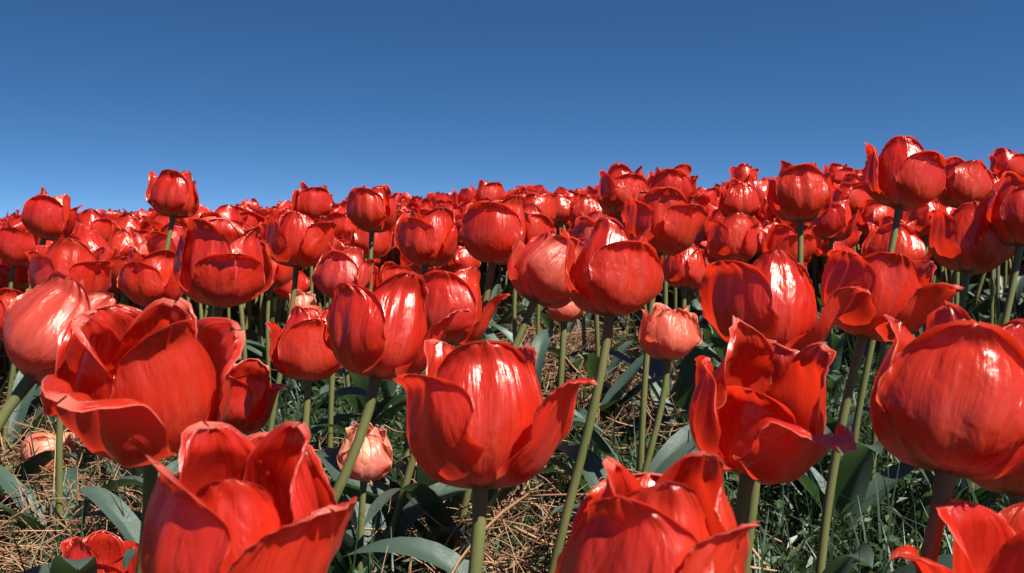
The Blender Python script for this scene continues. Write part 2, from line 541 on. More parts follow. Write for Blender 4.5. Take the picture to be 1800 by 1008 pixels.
def hero(cx, cy, h, label, size=1.0, roll=0, pitch=0, spin=0, op=0.2, foot=None, fdy=0.0, seed=0, col='red', over=None, ruffle=0.0016, curl=0.0026, fine=1, leaves=3, group=None, pistil=False, Lk=1.0, Wk=1.0, stem_r=0.0041, d=None, lf=()):
    rng = np.random.default_rng(1000 + seed)
    if d is None:
        d = size * 0.080 * F_PX / h
    if h < 160:
        pitch -= 11
    R = rot_head(roll, pitch)
    axis = R @ np.array([0, 0, 1.])
    c = np.array(px_point(cx, cy, d))
    base = c - axis * 0.036 * size * Lk
    # the foot of the stem, on the soil
    bpx = 900 + base[0] / base[1] * F_PX
    fx = base[0] + ((foot if foot is not None else 0) / F_PX) * base[1]
    fy = base[1] + fdy
    ft = np.array([fx, fy, gz(fx, fy)])
    root = bpy.data.objects.new('tulip', None)
    COL.objects.link(root)
    root.location = ft
    root.empty_display_size = 0.02
    tag(root, label, 'tulip', group or 'red tulips of the field')
    b = base - ft
    nu, nv = ((20, 12), (30, 20), (44, 28))[fine]
    for P, uv in head_petals(rng, size * 1.07, spin, op, over or {}, nu, nv, ruffle, curl, Lk, Wk):
        obj('petal', mesh_from('petal', P @ R.T + b, grid_faces(nu, nv), uv, PETAL_MATS[col]), root)
    sp = stem_path(np.zeros(3) - np.array([0, 0, 0.01]), b, axis)
    rad = np.linspace(stem_r * 1.12, stem_r, len(sp)) * (0.5 + 0.5 * size)
    rad[-1] *= 1.25
    P, Fq, uv = tube(sp, rad, 12 if fine else 8)
    obj('stem', mesh_from('stem', P, Fq, uv, M_STEM), root)
    for i in range(leaves + (1 if d < 1.3 else 0)):
        ang = rng.uniform(0, 6.28)
        add_leaf(root, rng, ang, rng.uniform(0.18, 0.32), rng.uniform(0.016, 0.028), rng.uniform(0.5, 0.9), rng.uniform(0.3, 0.7), droop=rng.uniform(0, 0.2))
    for a in lf:
        add_leaf(root, rng, math.radians(a[0]), a[1], a[2], a[3], a[4] if len(a) > 4 else 0.5, droop=a[5] if len(a) > 5 else 0.05, twist=a[6] if len(a) > 6 else 0.2, nu=22, nv=8)
    if pistil:
        zz = np.linspace(0.002, 0.030, 8)[:, None] * axis * size + b
        P, Fq, uv = tube(zz, np.array([.003, .0038, .004, .0038, .0036, .0045, .0055, .001]) * size, 8)
        obj('pistil', mesh_from('pistil', P, Fq, uv, M_PISTIL), root)
        for k in range(6):
            a = k * 1.047 + 0.3
            dv = R @ np.array([math.cos(a), math.sin(a), 0])
            pts = np.array([b + axis * 0.003 + dv * 0.003, b + axis * 0.012 * size + dv * 0.008 * size, b + axis * 0.016 * size + dv * 0.010 * size, b + axis * 0.026 * size + dv * 0.012 * size])
            P, Fq, uv = tube(pts, np.array([.0008, .0008, .0018, .0012]) * size, 6)
            obj('stamen', mesh_from('stamen', P, Fq, uv, M_STAMEN), root)
    HEROES.append((cx, cy, d, ft))
    return root


HEROES = []

# ------------------------------------------------------------------ ground
def build_ground():
    ys = np.concatenate([-np.geomspace(1200, 6, 18), np.linspace(-5, 12, 110), np.geomspace(12.6, 1500, 40)])
    xs = np.concatenate([-np.geomspace(1200, 9, 22), np.linspace(-8, 8, 90), np.geomspace(9, 1200, 22)])
    X, Y = np.meshgrid(xs, ys, indexing='ij')
    Z = ground_z(X, Y)
    P = np.stack([X, Y, Z], -1).reshape(-1, 3)
    o = obj('ground', mesh_from('ground', P, grid_faces(len(xs) - 1, len(ys) - 1)[:, ::-1], None, M_SOIL))
    tag(o, 'dark sloping soil of the flower field', None, None, 'structure')


build_ground()

# ------------------------------------------------------------------ the tulips that can be told apart
hero(422, 950, 318, 'huge open red tulip at the bottom edge, cup open to the viewer, petal bent right', size=1.0, pitch=6, roll=4, spin=62, op=0.16, seed=1, fine=2, pistil=True, foot=-40, over={0: dict(flare=0.24, op=0.15, q=2.6, L=0.92, daz=-6), 5: dict(L=0.85, op=0.02), 2: dict(W=1.12, op=-0.10, L=0.97, q=6.0, daz=12), 1: dict(op=-0.12)}, ruffle=0.001)
hero(1155, 1008, 318, 'huge red tulip cut by the bottom edge, front petal with a white glint', size=1.0, pitch=-4, roll=2, spin=-58, op=0.12, seed=2, fine=2, foot=-30, over={0: dict(op=-0.02, q=6.0, W=1.1, L=0.94, daz=16), 1: dict(flare=0.32, q=2.2, L=0.9), 3: dict(L=0.97, op=0.0, q=5.0)})
hero(1850, 1060, 290, 'red tulip in the lower right corner, one curled petal reaching left', size=1.0, pitch=0, roll=-8, spin=-82, op=0.5, seed=3, fine=2, foot=20, over={0: dict(flare=0.2, W=0.8, L=1.1, q=2.0)})
hero(172, 1018, 118, 'low red tulip at the bottom edge beside a dark upright stem', size=0.8, pitch=10, roll=12, spin=20, op=0.3, seed=4, fine=1, foot=-40)
hero(258, 690, 250, 'big gaping red tulip, its short front petal rimmed with white light', size=1.0, pitch=24, roll=7, spin=-8, op=0.22, seed=5, fine=2, foot=-130, over={0: dict(L=0.94, op=0.10, curl=0.006), 1: dict(op=0.1)})
hero(110, 600, 185, 'rose-red tulip with a silvery sheen leaning right over a bent pale stem', size=1.0, pitch=-24, roll=34, spin=-20, op=0.08, seed=6, fine=2, col='rose', foot=-210, over={})
hero(845, 752, 234, 'large red tulip in the middle, broad shining front petal and one petal flung right', size=1.0, pitch=-13, roll=0, spin=-58, op=0.2, seed=7, fine=2, foot=-120, over={1: dict(flare=0.40, op=0.12, L=1.0, W=0.8, q=2.0), 0: dict(op=0.06, flare=0.03, L=0.90, W=1.08, q=5.0, daz=10), 3: dict(L=0.94, W=1.0, curl=0.003, op=0.08, q=5.0)}, lf=((200, 0.30, 0.030, 0.85, 0.4), (40, 0.30, 0.026, 0.6, 0.4)))
hero(1338, 738, 228, 'crumpled open red tulip, a narrow petal standing up on its left', size=1.0, pitch=10, roll=10, spin=38, op=0.26, seed=8, fine=2, foot=-30, ruffle=0.0038, over={0: dict(op=0.22, L=0.80, curl=0.006, flare=0.1), 2: dict(W=0.7, op=0.12, q=2.1), 5: dict(L=0.72, op=0.1), 4: dict(L=1.05)})
hero(1680, 714, 268, 'fat closed red tulip on a thick slanting stem, dark smooth front petal', size=1.0, pitch=-13, roll=14, spin=-12, op=0.10, seed=9, fine=2, foot=-200, ruffle=0.001, over={0: dict(W=1.12, op=0.04), 2: dict(op=-0.15), 5: dict(op=-0.1)}, lf=((185, 0.34, 0.034, 0.75, 0.5),))
hero(1795, 775, 215, 'red tulip at the right edge half hidden behind the fat closed one', size=1.0, pitch=-10, roll=8, spin=30, op=0.22, seed=10, fine=1, foot=-60)
hero(672, 590, 172, 'open red tulip with streaked middle petal, overlapping the smaller one on its left', size=1.0, pitch=-10, roll=8, spin=-38, op=0.26, seed=11, fine=2, foot=-270, ruffle=0.0024, over={1: dict(flare=0.34, op=0.1, W=0.85, q=2.1), 3: dict(L=1.02)}, lf=((230, 0.26, 0.026, 0.7, 0.5), (290, 0.25, 0.026, 0.85, 0.4)))
hero(545, 617, 118, 'red tulip with one narrow petal upright on its left, touching a larger open one', size=1.0, pitch=4, roll=2, spin=22, op=0.16, seed=12, fine=1, foot=-30, over={2: dict(W=0.7, op=0.22)}, lf=((200, 0.22, 0.026, 0.7), (300, 0.2, 0.024, 0.6)))
hero(788, 550, 125, 'red tulip above the large middle one, right petal bent out to a hooked tip', size=1.0, pitch=2, roll=9, spin=-18, op=0.20, seed=13, fine=1, foot=-110, over={1: dict(flare=0.22, op=0.1, daz=-25, q=2.1, W=0.85)})
hero(1352, 556, 168, 'red tulip with a blazing white-streaked petal and a long petal drooping right', size=1.0, pitch=-10, roll=5, spin=-58, op=0.24, seed=14, fine=2, foot=-60, over={1: dict(flare=0.42, op=0.15, L=1.08, W=0.8, q=2.0), 0: dict(op=0.12), 3: dict(W=1.1, curl=0.002)})
hero(1535, 528, 150, 'wide blown red tulip, ragged petals spread to the right above the fat closed one', size=1.0, pitch=14, roll=14, spin=48, op=0.48, seed=15, fine=1, foot=-80, ruffle=0.003, over={0: dict(flare=0.3, L=1.05), 2: dict(op=-0.1)})
hero(1078, 488, 152, 'tall red tulip standing free, smooth right petal in front of a taller left one', size=1.0, pitch=3, roll=6, spin=32, op=0.16, seed=16, fine=2, foot=-130, ruffle=0.001, over={0: dict(L=0.90, op=0.02, W=1.08), 2: dict(op=0.12, W=0.8), 5: dict(L=1.04)})
hero(960, 482, 118, 'red tulip tipped right on a pinkish slanting stem, left of the tall free-standing one', size=1.0, pitch=-4, roll=24, spin=10, op=0.28, seed=17, fine=1, col='rose', foot=-140, over={1: dict(op=0.15)})
hero(992, 540, 60, 'small salmon tulip bud on a thin pale stem below the tall free-standing tulip', size=0.76, pitch=4, roll=2, spin=5, op=0.10, seed=18, fine=1, col='pink', foot=-12, stem_r=0.0062)
hero(1175, 592, 98, 'closed salmon-pink tulip with crinkled top standing alone in the gap', size=0.86, pitch=2, roll=3, spin=18, op=0.13, seed=19, fine=2, col='pink', foot=-70, ruffle=0.0038, Lk=0.93, Wk=1.06, lf=((120, 0.24, 0.03, 0.6), (10, 0.26, 0.034, 0.7, 0.4)))
hero(643, 803, 94, 'low peach-pink closed tulip between two dark stems near the ground', size=0.74, pitch=4, roll=4, spin=8, op=-0.08, seed=20, fine=2, col='peach', foot=-10, ruffle=0.0038, lf=((170, 0.22, 0.03, 0.8), (20, 0.2, 0.028, 0.8)))
hero(418, 708, 112, 'ruffled red tulip squeezed between the two biggest flowers on the left', size=1.0, pitch=12, roll=16, spin=-10, op=0.32, seed=21, fine=1, foot=-40, ruffle=0.0038)
hero(530, 540, 46, 'tiny peach tulip low in the straw, below and left of a pair of red ones', size=0.74, pitch=0, roll=0, spin=25, op=0.12, seed=22, fine=1, col='peach', foot=5, ruffle=0.0038)
hero(122, 497, 108, 'broad open red tulip behind the sheeny leaning one, right petal shining', size=1.0, pitch=4, roll=4, spin=-40, op=0.40, seed=24, fine=1, foot=-20)
hero(268, 497, 98, 'cup-shaped red tulip with a dark front petal, left of a big brightly streaked one', size=1.0, pitch=6, roll=4, spin=-20, op=0.30, seed=25, fine=1, foot=-20, over={0: dict(L=0.9)})
hero(392, 477, 140, 'big red tulip with a white-streaked back petal, on the left below the lone tall one', size=1.0, pitch=12, roll=8, spin=38, op=0.34, seed=26, fine=2, foot=-60, over={0: dict(L=0.86, op=0.05), 2: dict(W=0.8)})
hero(310, 347, 80, 'lone red tulip rising clear into the sky, a thin petal sticking up on its left', size=1.0, pitch=3, roll=8, spin=0, op=0.10, seed=27, fine=1, foot=-80, over={2: dict(W=0.45, L=1.02, op=0.25, daz=20)})
hero(86, 387, 78, 'red tulip on a curved dark stem at the far left, just breaking the skyline', size=1.0, pitch=6, roll=14, spin=0, op=0.14, seed=28, fine=1, foot=-80)
hero(160, 409, 60, 'smaller red tulip touching the right side of the curved-stem one', size=0.95, pitch=8, roll=2, spin=60, op=0.24, seed=29, fine=0)
hero(217, 437, 56, 'round closed red tulip bud below the lone tall flower', size=0.85, pitch=2, roll=0, spin=3, op=0.02, seed=30, fine=0)
hero(30, 436, 70, 'red tulip at the left edge in the second row below the skyline', size=1.0, pitch=6, roll=10, spin=10, op=0.28, seed=31, fine=0)
hero(8, 563, 85, 'red tulip cut by the left edge beside the leaning sheeny one', size=0.9, pitch=5, roll=12, spin=-30, op=0.3, seed=32, fine=1)
hero(524, 430, 90, 'ruffled red tulip with three lobes on a long thin stem', size=1.0, pitch=8, roll=4, spin=58, op=0.34, seed=33, fine=1, foot=-60, ruffle=0.003)
hero(603, 488, 92, 'pale-streaked rosy tulip behind the top of the open streaked one', size=1.0, pitch=6, roll=8, spin=-30, op=0.16, seed=34, fine=1, col='rose', foot=-20)
hero(692, 500, 62, 'short red tulip wedged between a rosy one and a hooked-tip one', size=0.9, pitch=4, roll=5, spin=30, op=0.22, seed=35, fine=1)
hero(752, 425, 98, 'red tulip with a dark round front petal and a glaring white right petal', size=1.0, pitch=8, roll=6, spin=-28, op=0.26, seed=36, fine=1, foot=-40, over={0: dict(L=0.9)})
hero(872, 415, 110, 'large plain dark-red tulip near the centre, smooth rounded front petal', size=1.0, pitch=10, roll=8, spin=-10, op=0.14, seed=37, fine=2, foot=-100, ruffle=0.001, over={0: dict(W=1.1)})
hero(930, 412, 70, 'red tulip peeping out from behind the large plain centre one', size=0.95, pitch=0, roll=20, spin=30, op=0.30, seed=38, fine=0)
hero(652, 425, 66, 'small dark red tulip in shade under the taller skyline flower', size=1.0, pitch=6, roll=2, spin=10, op=0.24, seed=39, fine=1, over={1: dict(flare=0.2)})
hero(656, 374, 78, 'broad red tulip at the skyline left of centre, streaked right side', size=1.0, pitch=8, roll=4, spin=-25, op=0.16, seed=40, fine=1)
hero(550, 364, 60, 'red tulip poking above the skyline over the three-lobed one', size=1.0, pitch=6, roll=2, spin=10, op=0.20, seed=41, fine=1)
hero(510, 504, 54, 'dull red tulip half behind the long thin stem', size=0.9, pitch=0, roll=0, spin=30, op=0.25, seed=42, fine=0)
hero(815, 462, 50, 'small orange-red tulip behind the large plain centre one, low on its left', size=0.9, pitch=-4, roll=-8, spin=40, op=0.3, seed=43, fine=0)
hero(1095, 342, 82, 'tall red tulip at the skyline with two overlapping front petals, above the free-standing one', size=1.0, pitch=2, roll=4, spin=34, op=0.16, seed=44, fine=1, foot=-50, over={0: dict(L=0.92)})
hero(1180, 340, 76, 'dark red tulip at the skyline with a low ragged top', size=1.0, pitch=10, roll=6, spin=-20, op=0.26, seed=45, fine=1)
hero(1163, 402, 104, 'frilly fan-shaped red tulip with petals spread wide, right of the free-standing one', size=1.0, pitch=10, roll=8, spin=50, op=0.44, seed=46, fine=2, foot=-30, ruffle=0.0038)
hero(1204, 475, 74, 'neat closed red tulip with three ribs, above the salmon-pink one', size=0.92, pitch=2, roll=3, spin=55, op=0.10, seed=47, fine=1, over={1: dict(op=0.3)})
hero(1030, 377, 58, 'round red tulip left of and behind the tall skyline one', size=0.95, pitch=6, roll=4, spin=-5, op=0.10, seed=48, fine=1)
hero(985, 370, 48, 'small egg-shaped red tulip left of the round one near the centre skyline', size=0.9, pitch=4, roll=0, spin=0, op=0.05, seed=49, fine=0)
hero(942, 377, 58, 'slender red tulip with pale edges close above the plain centre one', size=0.95, pitch=2, roll=-4, spin=40, op=0.2, seed=50, fine=0)
hero(1132, 441, 44, 'stubby red tulip tucked under the frilly fan-shaped one', size=0.9, pitch=6, roll=-4, spin=5, op=0.3, seed=51, fine=0)
hero(1588, 320, 108, 'highest red tulip of the field, seen from below against the sky on the right', size=1.0, pitch=2, roll=12, spin=28, op=0.22, seed=52, fine=2, foot=-90, over={2: dict(W=0.6, op=0.1), 0: dict(op=0.1, L=0.95)})
hero(1408, 348, 94, 'upright red tulip with vertical ribs near the right skyline', size=1.0, pitch=4, roll=2, spin=-20, op=0.20, seed=53, fine=1)
hero(1464, 393, 68, 'pale-topped red tulip with a petal hanging right, beside the ribbed upright one', size=0.95, pitch=2, roll=6, spin=-30, op=0.20, seed=54, fine=1, over={1: dict(flare=0.35, daz=-20)})
hero(1299, 358, 66, 'smooth oval red tulip at the skyline left of the ribbed upright one', size=1.0, pitch=6, roll=4, spin=-5, op=0.12, seed=55, fine=1)
hero(1288, 428, 78, 'broad dark red tulip under the smooth oval one, three lobes on top', size=1.0, pitch=6, roll=5, spin=60, op=0.26, seed=56, fine=1)
hero(1382, 438, 74, 'crinkled red tulip just above the blazing white-streaked one', size=1.0, pitch=12, roll=8, spin=20, op=0.42, seed=57, fine=1, ruffle=0.003)
hero(1572, 447, 98, 'glossy closed red tulip with one long tongue-like petal lying out right', size=1.0, pitch=6, roll=8, spin=-10, op=0.14, seed=58, fine=1, foot=-30, over={1: dict(flare=0.5, op=0.2, W=0.75, daz=-35)})
hero(1706, 433, 108, 'wide red tulip on the right, right petal pointing out with a frosted edge', size=1.0, pitch=4, roll=10, spin=32, op=0.34, seed=59, fine=1, foot=-50, over={0: dict(op=0.12)})
hero(1688, 330, 80, 'dark red tulip at the right skyline, second behind the highest one', size=1.0, pitch=6, roll=4, spin=5, op=0.20, seed=60, fine=1)
hero(1800, 384, 112, 'shadowed dark tulip cut by the right edge on twin thick stems', size=1.0, pitch=6, roll=10, spin=-10, op=0.18, seed=61, fine=1, foot=-90)
hero(1492, 357, 56, 'red tulip between the ribbed upright one and the highest one', size=0.95, pitch=4, roll=6, spin=20, op=0.26, seed=62, fine=0)
hero(1748, 345, 66, 'dark rounded tulip near the right edge just under the skyline', size=1.0, pitch=8, roll=2, spin=5, op=0.22, seed=63, fine=0)
hero(1628, 388, 66, 'ribbed red tulip below and behind the highest one', size=1.0, pitch=4, roll=2, spin=50, op=0.20, seed=64, fine=0)
hero(1540, 388, 60, 'shaded red tulip close behind the stem of the highest one', size=1.0, pitch=4, roll=0, spin=15, op=0.20, seed=65, fine=0)
hero(1472, 314, 42, 'small red tulip on the skyline above the pale-topped one', size=0.95, pitch=6, roll=4, spin=30, op=0.25, seed=66, fine=0)
hero(1308, 314, 40, 'small ruffled red tulip on the skyline above the smooth oval one', size=0.95, pitch=6, roll=0, spin=50, op=0.3, seed=67, fine=0)
hero(1770, 297, 52, 'red tulip with a spike-like petal on the skyline by the right edge', size=1.0, pitch=4, roll=2, spin=20, op=0.24, seed=68, fine=0, over={1: dict(W=0.4, L=1.1)})
hero(470, 462, 56, 'narrow red tulip against the right side of the white-streaked left one', size=0.95, pitch=0, roll=10, spin=40, op=0.3, seed=69, fine=0)
hero(290, 435, 56, 'red tulip directly behind the stem of the lone tall one', size=0.95, pitch=4, roll=0, spin=10, op=0.3, seed=70, fine=0)
hero(430, 392, 46, 'bright-petalled small tulip above the white-streaked left one', size=0.95, pitch=8, roll=6, spin=35, op=0.34, seed=71, fine=0)
hero(858, 348, 46, 'ragged red tulip on the skyline behind the large plain centre one', size=0.95, pitch=4, roll=0, spin=25, op=0.3, seed=72, fine=0)
hero(320, 540, 40, 'small red tulip low behind the cup-shaped one', size=0.9, pitch=0, roll=0, spin=15, op=0.2, seed=73, fine=0)


def fallen_tulip():
    """a pale tulip head lying in the straw at the lower left"""
    rng = np.random.default_rng(77)
    d = 1.62
    p = np.array(px_point(42, 850, d))
    p[2] = gz(p[0], p[1]) + 0.108
    root = bpy.data.objects.new('fallen_tulip', None)
    COL.objects.link(root)
    root.location = (p[0], p[1], p[2] - 0.03)
    tag(root, 'faded pink tulip head lying on its side in the straw at the lower left', 'tulip', 'red tulips of the field')
    R = np.array(Matrix.Rotation(math.radians(68), 3, 'Y') @ Matrix.Rotation(math.radians(-20), 3, 'X'))
    for P, uv in head_petals(rng, 1.0, 10, -0.1, {0: dict(op=0.1)}, 26, 16, 0.004, 0.004):
        obj('petal', mesh_from('petal', P @ R.T, grid_faces(26, 16), uv, M_PEACH), root)
    ax = R @ np.array([0, 0, 1.])
    q = np.array([np.zeros(3), -ax * 0.05 + np.array([0, 0.005, -0.01]), -ax * 0.11 + np.array([0, 0.02, -0.03])])
    P, Fq, uv = tube(bez(q[0], q[0] - ax * 0.03, q[1], q[2], 8), np.full(8, 0.004), 8)
    obj('stem', mesh_from('stem', P, Fq, uv, M_STEM), root)


fallen_tulip()

# ------------------------------------------------------------------ the rest of the field
LOOK = {}


def variant(seed, nu, nv, seg, leaf_nu, col, stem_n=6):
    """one whole tulip about its foot: list of (name, verts, quads, uv, material)"""
    rng = np.random.default_rng(500 + seed)
    H = rng.uniform(0.31, 0.37)
    R = rot_head(rng.normal(4, 15), rng.normal(-8, 14))
    axis = R @ np.array([0, 0, 1.])
    b = np.array([rng.uniform(-0.03, 0.05), rng.uniform(-0.03, 0.03), H - 0.04])
    over = {}
    if rng.random() < 0.65:
        over[int(rng.integers(0, 3))] = dict(flare=rng.uniform(0.1, 0.5), W=rng.uniform(0.6, 1.0))
    parts = []
    op = rng.choice([rng.uniform(-0.1, 0.1), rng.uniform(0.05, 0.35), rng.uniform(0.3, 0.6)], p=[0.25, 0.45, 0.3])
    LOOK[seed] = ('closed' if op < 0.1 else 'half-open' if op < 0.28 else 'open')
    for P, uv in head_petals(rng, rng.uniform(1.0, 1.17), rng.uniform(-60, 60), op, over, nu, nv, 0.002, 0.003):
        parts.append(('petal', P @ R.T + b, grid_faces(nu, nv), uv, M_RED if col == 'red' else M_ROSE))
    sp = stem_path(np.array([0, 0, -0.01]), b, axis, seg)
    P, Fq, uv = tube(sp, np.linspace(0.0052, 0.0044, seg), stem_n)
    parts.append(('stem', P, Fq, uv, M_STEM))
    for k in range(2):
        a = rng.uniform(0, 6.28)
        d = np.array([math.cos(a), math.sin(a), 0]); up = np.array([0, 0, 1.])
        ln = rng.uniform(0.15, 0.23); rise = rng.uniform(0.65, 0.98)
        P, Fq, uv = leaf_verts(rng, d * 0.004, d * ln * 0.08 + up * ln * 0.42 * rise, d * ln * 0.3 + up * ln * 0.95 * rise, d * ln * 0.5 + up * ln * (0.95 * rise - rng.uniform(-0.05, 0.2)), rng.uniform(0.015, 0.024), 0.5, leaf_nu, 2 if leaf_nu < 8 else 4, rng.uniform(-0.5, 0.5))
        parts.append(('leaf', P, Fq, uv, M_LEAF))
    return parts


def field_spots():
    rng = np.random.default_rng(9)
    sp = 0.0710
    ys = np.arange(2.0, 6.6, sp)
    pts = []
    for y in ys:
        half = 0.56 * y + 0.55
        xs = np.arange(-half, half, sp)
        x = xs + rng.uniform(-0.5, 0.5, len(xs)) * sp
        yy = y + rng.uniform(-0.5, 0.5, len(xs)) * sp
        px = 900 + x / yy * F_PX
        front = 2.9 - 0.5 * sstep(900, 1500, px) - 0.9 * sstep(700, 250, px)
        dens = 0.12 + 0.86 * sstep(front - 0.15, front + 0.45, yy)
        dens *= 1 - 0.9 * ((px > 790) & (px < 1000) & (yy < 3.5))
        keep = rng.random(len(xs)) < dens
        pts.append(np.stack([x[keep], yy[keep]], 1))
    pts = np.concatenate(pts)
    hf = np.array([h[3][:2] for h in HEROES])
    dd = np.min(np.linalg.norm(pts[:, None] - hf[None], axis=2), axis=1)
    return pts[dd > 0.07]


LANDMARKS = (((310, 347), 'lone tulip standing into the sky'), ((86, 387), 'curved-stem tulip by the left edge'), ((392, 477), 'big streaked tulip on the left'),
             ((122, 497), 'broad open tulip behind the leaning one'), ((268, 497), 'cup-shaped dark-fronted tulip'), ((217, 437), 'round closed bud'), ((30, 436), 'second-row tulip at the left edge'),
             ((524, 430), 'three-lobed tulip on a long stem'), ((656, 374), 'broad streaky skyline tulip'), ((752, 425), 'glaring white-petalled tulip'),
             ((872, 415), 'large plain centre tulip'), ((1030, 377), 'round tulip near the centre skyline'), ((1095, 342), 'tall skyline tulip'),
             ((1163, 402), 'frilly fan-shaped tulip'), ((1299, 358), 'smooth oval skyline tulip'), ((1408, 348), 'ribbed upright tulip'),
             ((1588, 314), 'highest tulip of the field'), ((1706, 433), 'wide frosted-edge tulip on the right'), ((1572, 447), 'tongue-petalled glossy tulip'), ((1800, 384), 'shadowed tulip at the right edge'))
RANK = ('nearest', 'second', 'third', 'fourth', 'fifth', 'sixth', 'seventh', 'eighth', 'ninth', 'tenth', 'eleventh', 'twelfth', 'thirteenth', 'fourteenth', 'fifteenth', 'sixteenth', 'seventeenth', 'eighteenth', 'nineteenth', 'twentieth', 'twenty-first', 'twenty-second', 'twenty-third')


def label_field(items):
    """items: (object, px, py, look); names each by its place beside a flower that can be found"""
    slots = {}
    for o, px, py, look in items:
        k = min(range(len(LANDMARKS)), key=lambda i: math.hypot(px - LANDMARKS[i][0][0], (py - LANDMARKS[i][0][1]) * 1.6))
        (lx, ly), nm = LANDMARKS[k]
        dx, dy = px - lx, py - ly
        way = ('above', 'below')[dy > 0] if abs(dy) * 1.3 > abs(dx) else ('left of', 'right of')[dx > 0]
        slots.setdefault((nm, way), []).append((math.hypot(dx, dy), o, look))
    for (nm, way), ls in slots.items():
        for r, (_, o, look) in enumerate(sorted(ls, key=lambda q: q[0])):
            if r < len(RANK):
                tag(o, f'{look} red tulip, {RANK[r]} {way} the {nm}', 'tulip', 'red tulips in the crowded rows')
            else:
                tag(o, f'one of the outermost small red tulips {way} the {nm}', 'tulip', f'outer tulips {way} the {nm}')


def build_field():
    rng = np.random.default_rng(10)
    pts = field_spots()
    order = np.argsort(pts[:, 1])
    pts = pts[order]
    near = [variant(i, 16, 10, 10, 10, 'rose' if i % 5 == 4 else 'red', 8) for i in range(16)]
    near = [[(n, mesh_from(n, P, Fq, uv, m)) for n, P, Fq, uv, m in v] for v in near]
    singles = []
    for i in range(18):
        v = variant(40 + i, 10, 7, 6, 6, 'red')
        mats, vs, fs, us, mi, off = [], [], [], [], [], 0
        for n, P, Fq, uv, m in v:
            if m not in mats:
                mats.append(m)
            vs.append(P); fs.append(Fq + off); us.append(uv); mi.append(np.full(len(Fq), mats.index(m))); off += len(P)
        singles.append(mesh_from('tulip', np.concatenate(vs), np.concatenate(fs), np.concatenate(us), mats=mats, midx=np.concatenate(mi)))
    n_ind = 300 - len(HEROES) - 1
    count = 0
    rest, items = [], []
    for x, y in pts:
        px = 900 + x / y * F_PX
        z = gz(x, y)
        rz = rng.uniform(-0.6, 0.6) + (math.pi if rng.random() < 0.3 else 0)
        sc = rng.uniform(0.86, 1.13)
        if count < n_ind and -10 < px < 1810:
            if count < 95:
                root = bpy.data.objects.new('tulip', None)
                COL.objects.link(root)
                root.empty_display_size = 0.02
                for n, me in near[(count * 7) % 16]:
                    obj(n, me, root)
            else:
                root = obj('tulip', singles[(count * 5) % 18])
            root.location = (x, y, z)
            root.rotation_euler = (0, 0, rz)
            root.scale = (sc, sc, sc)
            items.append((root, px, 430 - (z + 0.34 * sc - HC) / y * F_PX, LOOK[(count * 7) % 16 if count < 95 else 40 + (count * 5) % 18]))
            count += 1
        else:
            rest.append((x, y, z, rz, sc))
    label_field(items)
    # all the others, too many to count, as one mass
    lo = {}
    for lod, (nu, nv, seg, ln) in enumerate(((7, 5, 4, 3), (5, 4, 3, 2))):
        lo[lod] = []
        for i in range(16):
            v = variant(80 + i, nu, nv, seg, ln, 'red', 4 if lod == 0 else 3)
            vs, fs, us, mi, off = [], [], [], [], 0
            for n, P, Fq, uv, m in v:
                k = 0 if n == 'petal' else 1 if n == 'stem' else 2
                vs.append(P); fs.append(Fq + off); us.append(uv); mi.append(np.full(len(Fq), k)); off += len(P)
            lo[lod].append((np.concatenate(vs), np.concatenate(fs), np.concatenate(us), np.concatenate(mi)))
    vs, fs, us, mi, off = [], [], [], [], 0
    for i, (x, y, z, rz, sc) in enumerate(rest):
        P, Fq, uv, m = lo[0 if y < 3.9 else 1][int(rng.integers(0, 16))]
        c, s = math.cos(rz) * sc, math.sin(rz) * sc
        Q = np.stack([P[:, 0] * c - P[:, 1] * s + x, P[:, 0] * s + P[:, 1] * c + y, P[:, 2] * sc + z], 1)
        vs.append(Q); fs.append(Fq + off); us.append(uv); mi.append(m); off += len(P)
    o = obj('tulip_field', mesh_from('tulip_field', np.concatenate(vs), np.concatenate(fs), np.concatenate(us), mats=[M_RED, M_STEM, M_LEAF], midx=np.concatenate(mi)))
    tag(o, 'mass of tiny red tulips covering the slope up to the skyline', 'tulips', None, 'stuff')
    print('field', len(pts), 'individuals', count, 'mass', len(rest), 'last individual at', pts[min(len(pts) - 1, count)])


build_field()

# ------------------------------------------------------------------ straw, grass and weeds on the soil
def scatter(rng, n, y0, y1, power=1.0):
    """points on the visible wedge of ground, denser near the camera"""
    u = rng.random(n)
    y = y0 + (y1 - y0) * u ** power
    x = rng.uniform(-1, 1, n) * (0.54 * y + 0.38)
    return x, y


def straw_patch(x, y):
    """1 where dry straw covers the ground, 0 where green weeds do"""
    v = np.sin(x * 4.1 + 1.3 * np.sin(y * 3.3) + 0.6) + np.sin(y * 5.2 + 1.7 * np.sin(x * 2.3) + 2.0) + 0.7 * np.sin(x * 11 + y * 7) + 0.5 * np.sin(x * 17 - y * 13 + 1)
    side = x / np.maximum(y, 0.3)
    v = v + 1.5 * sstep(-0.22, -0.42, side) + 1.3 * np.exp(-((side - 0.0) / 0.13) ** 2) - 2.0 * sstep(0.16, 0.32, side)
    return 1 / (1 + np.exp(-3.0 * (v - 0.6)))


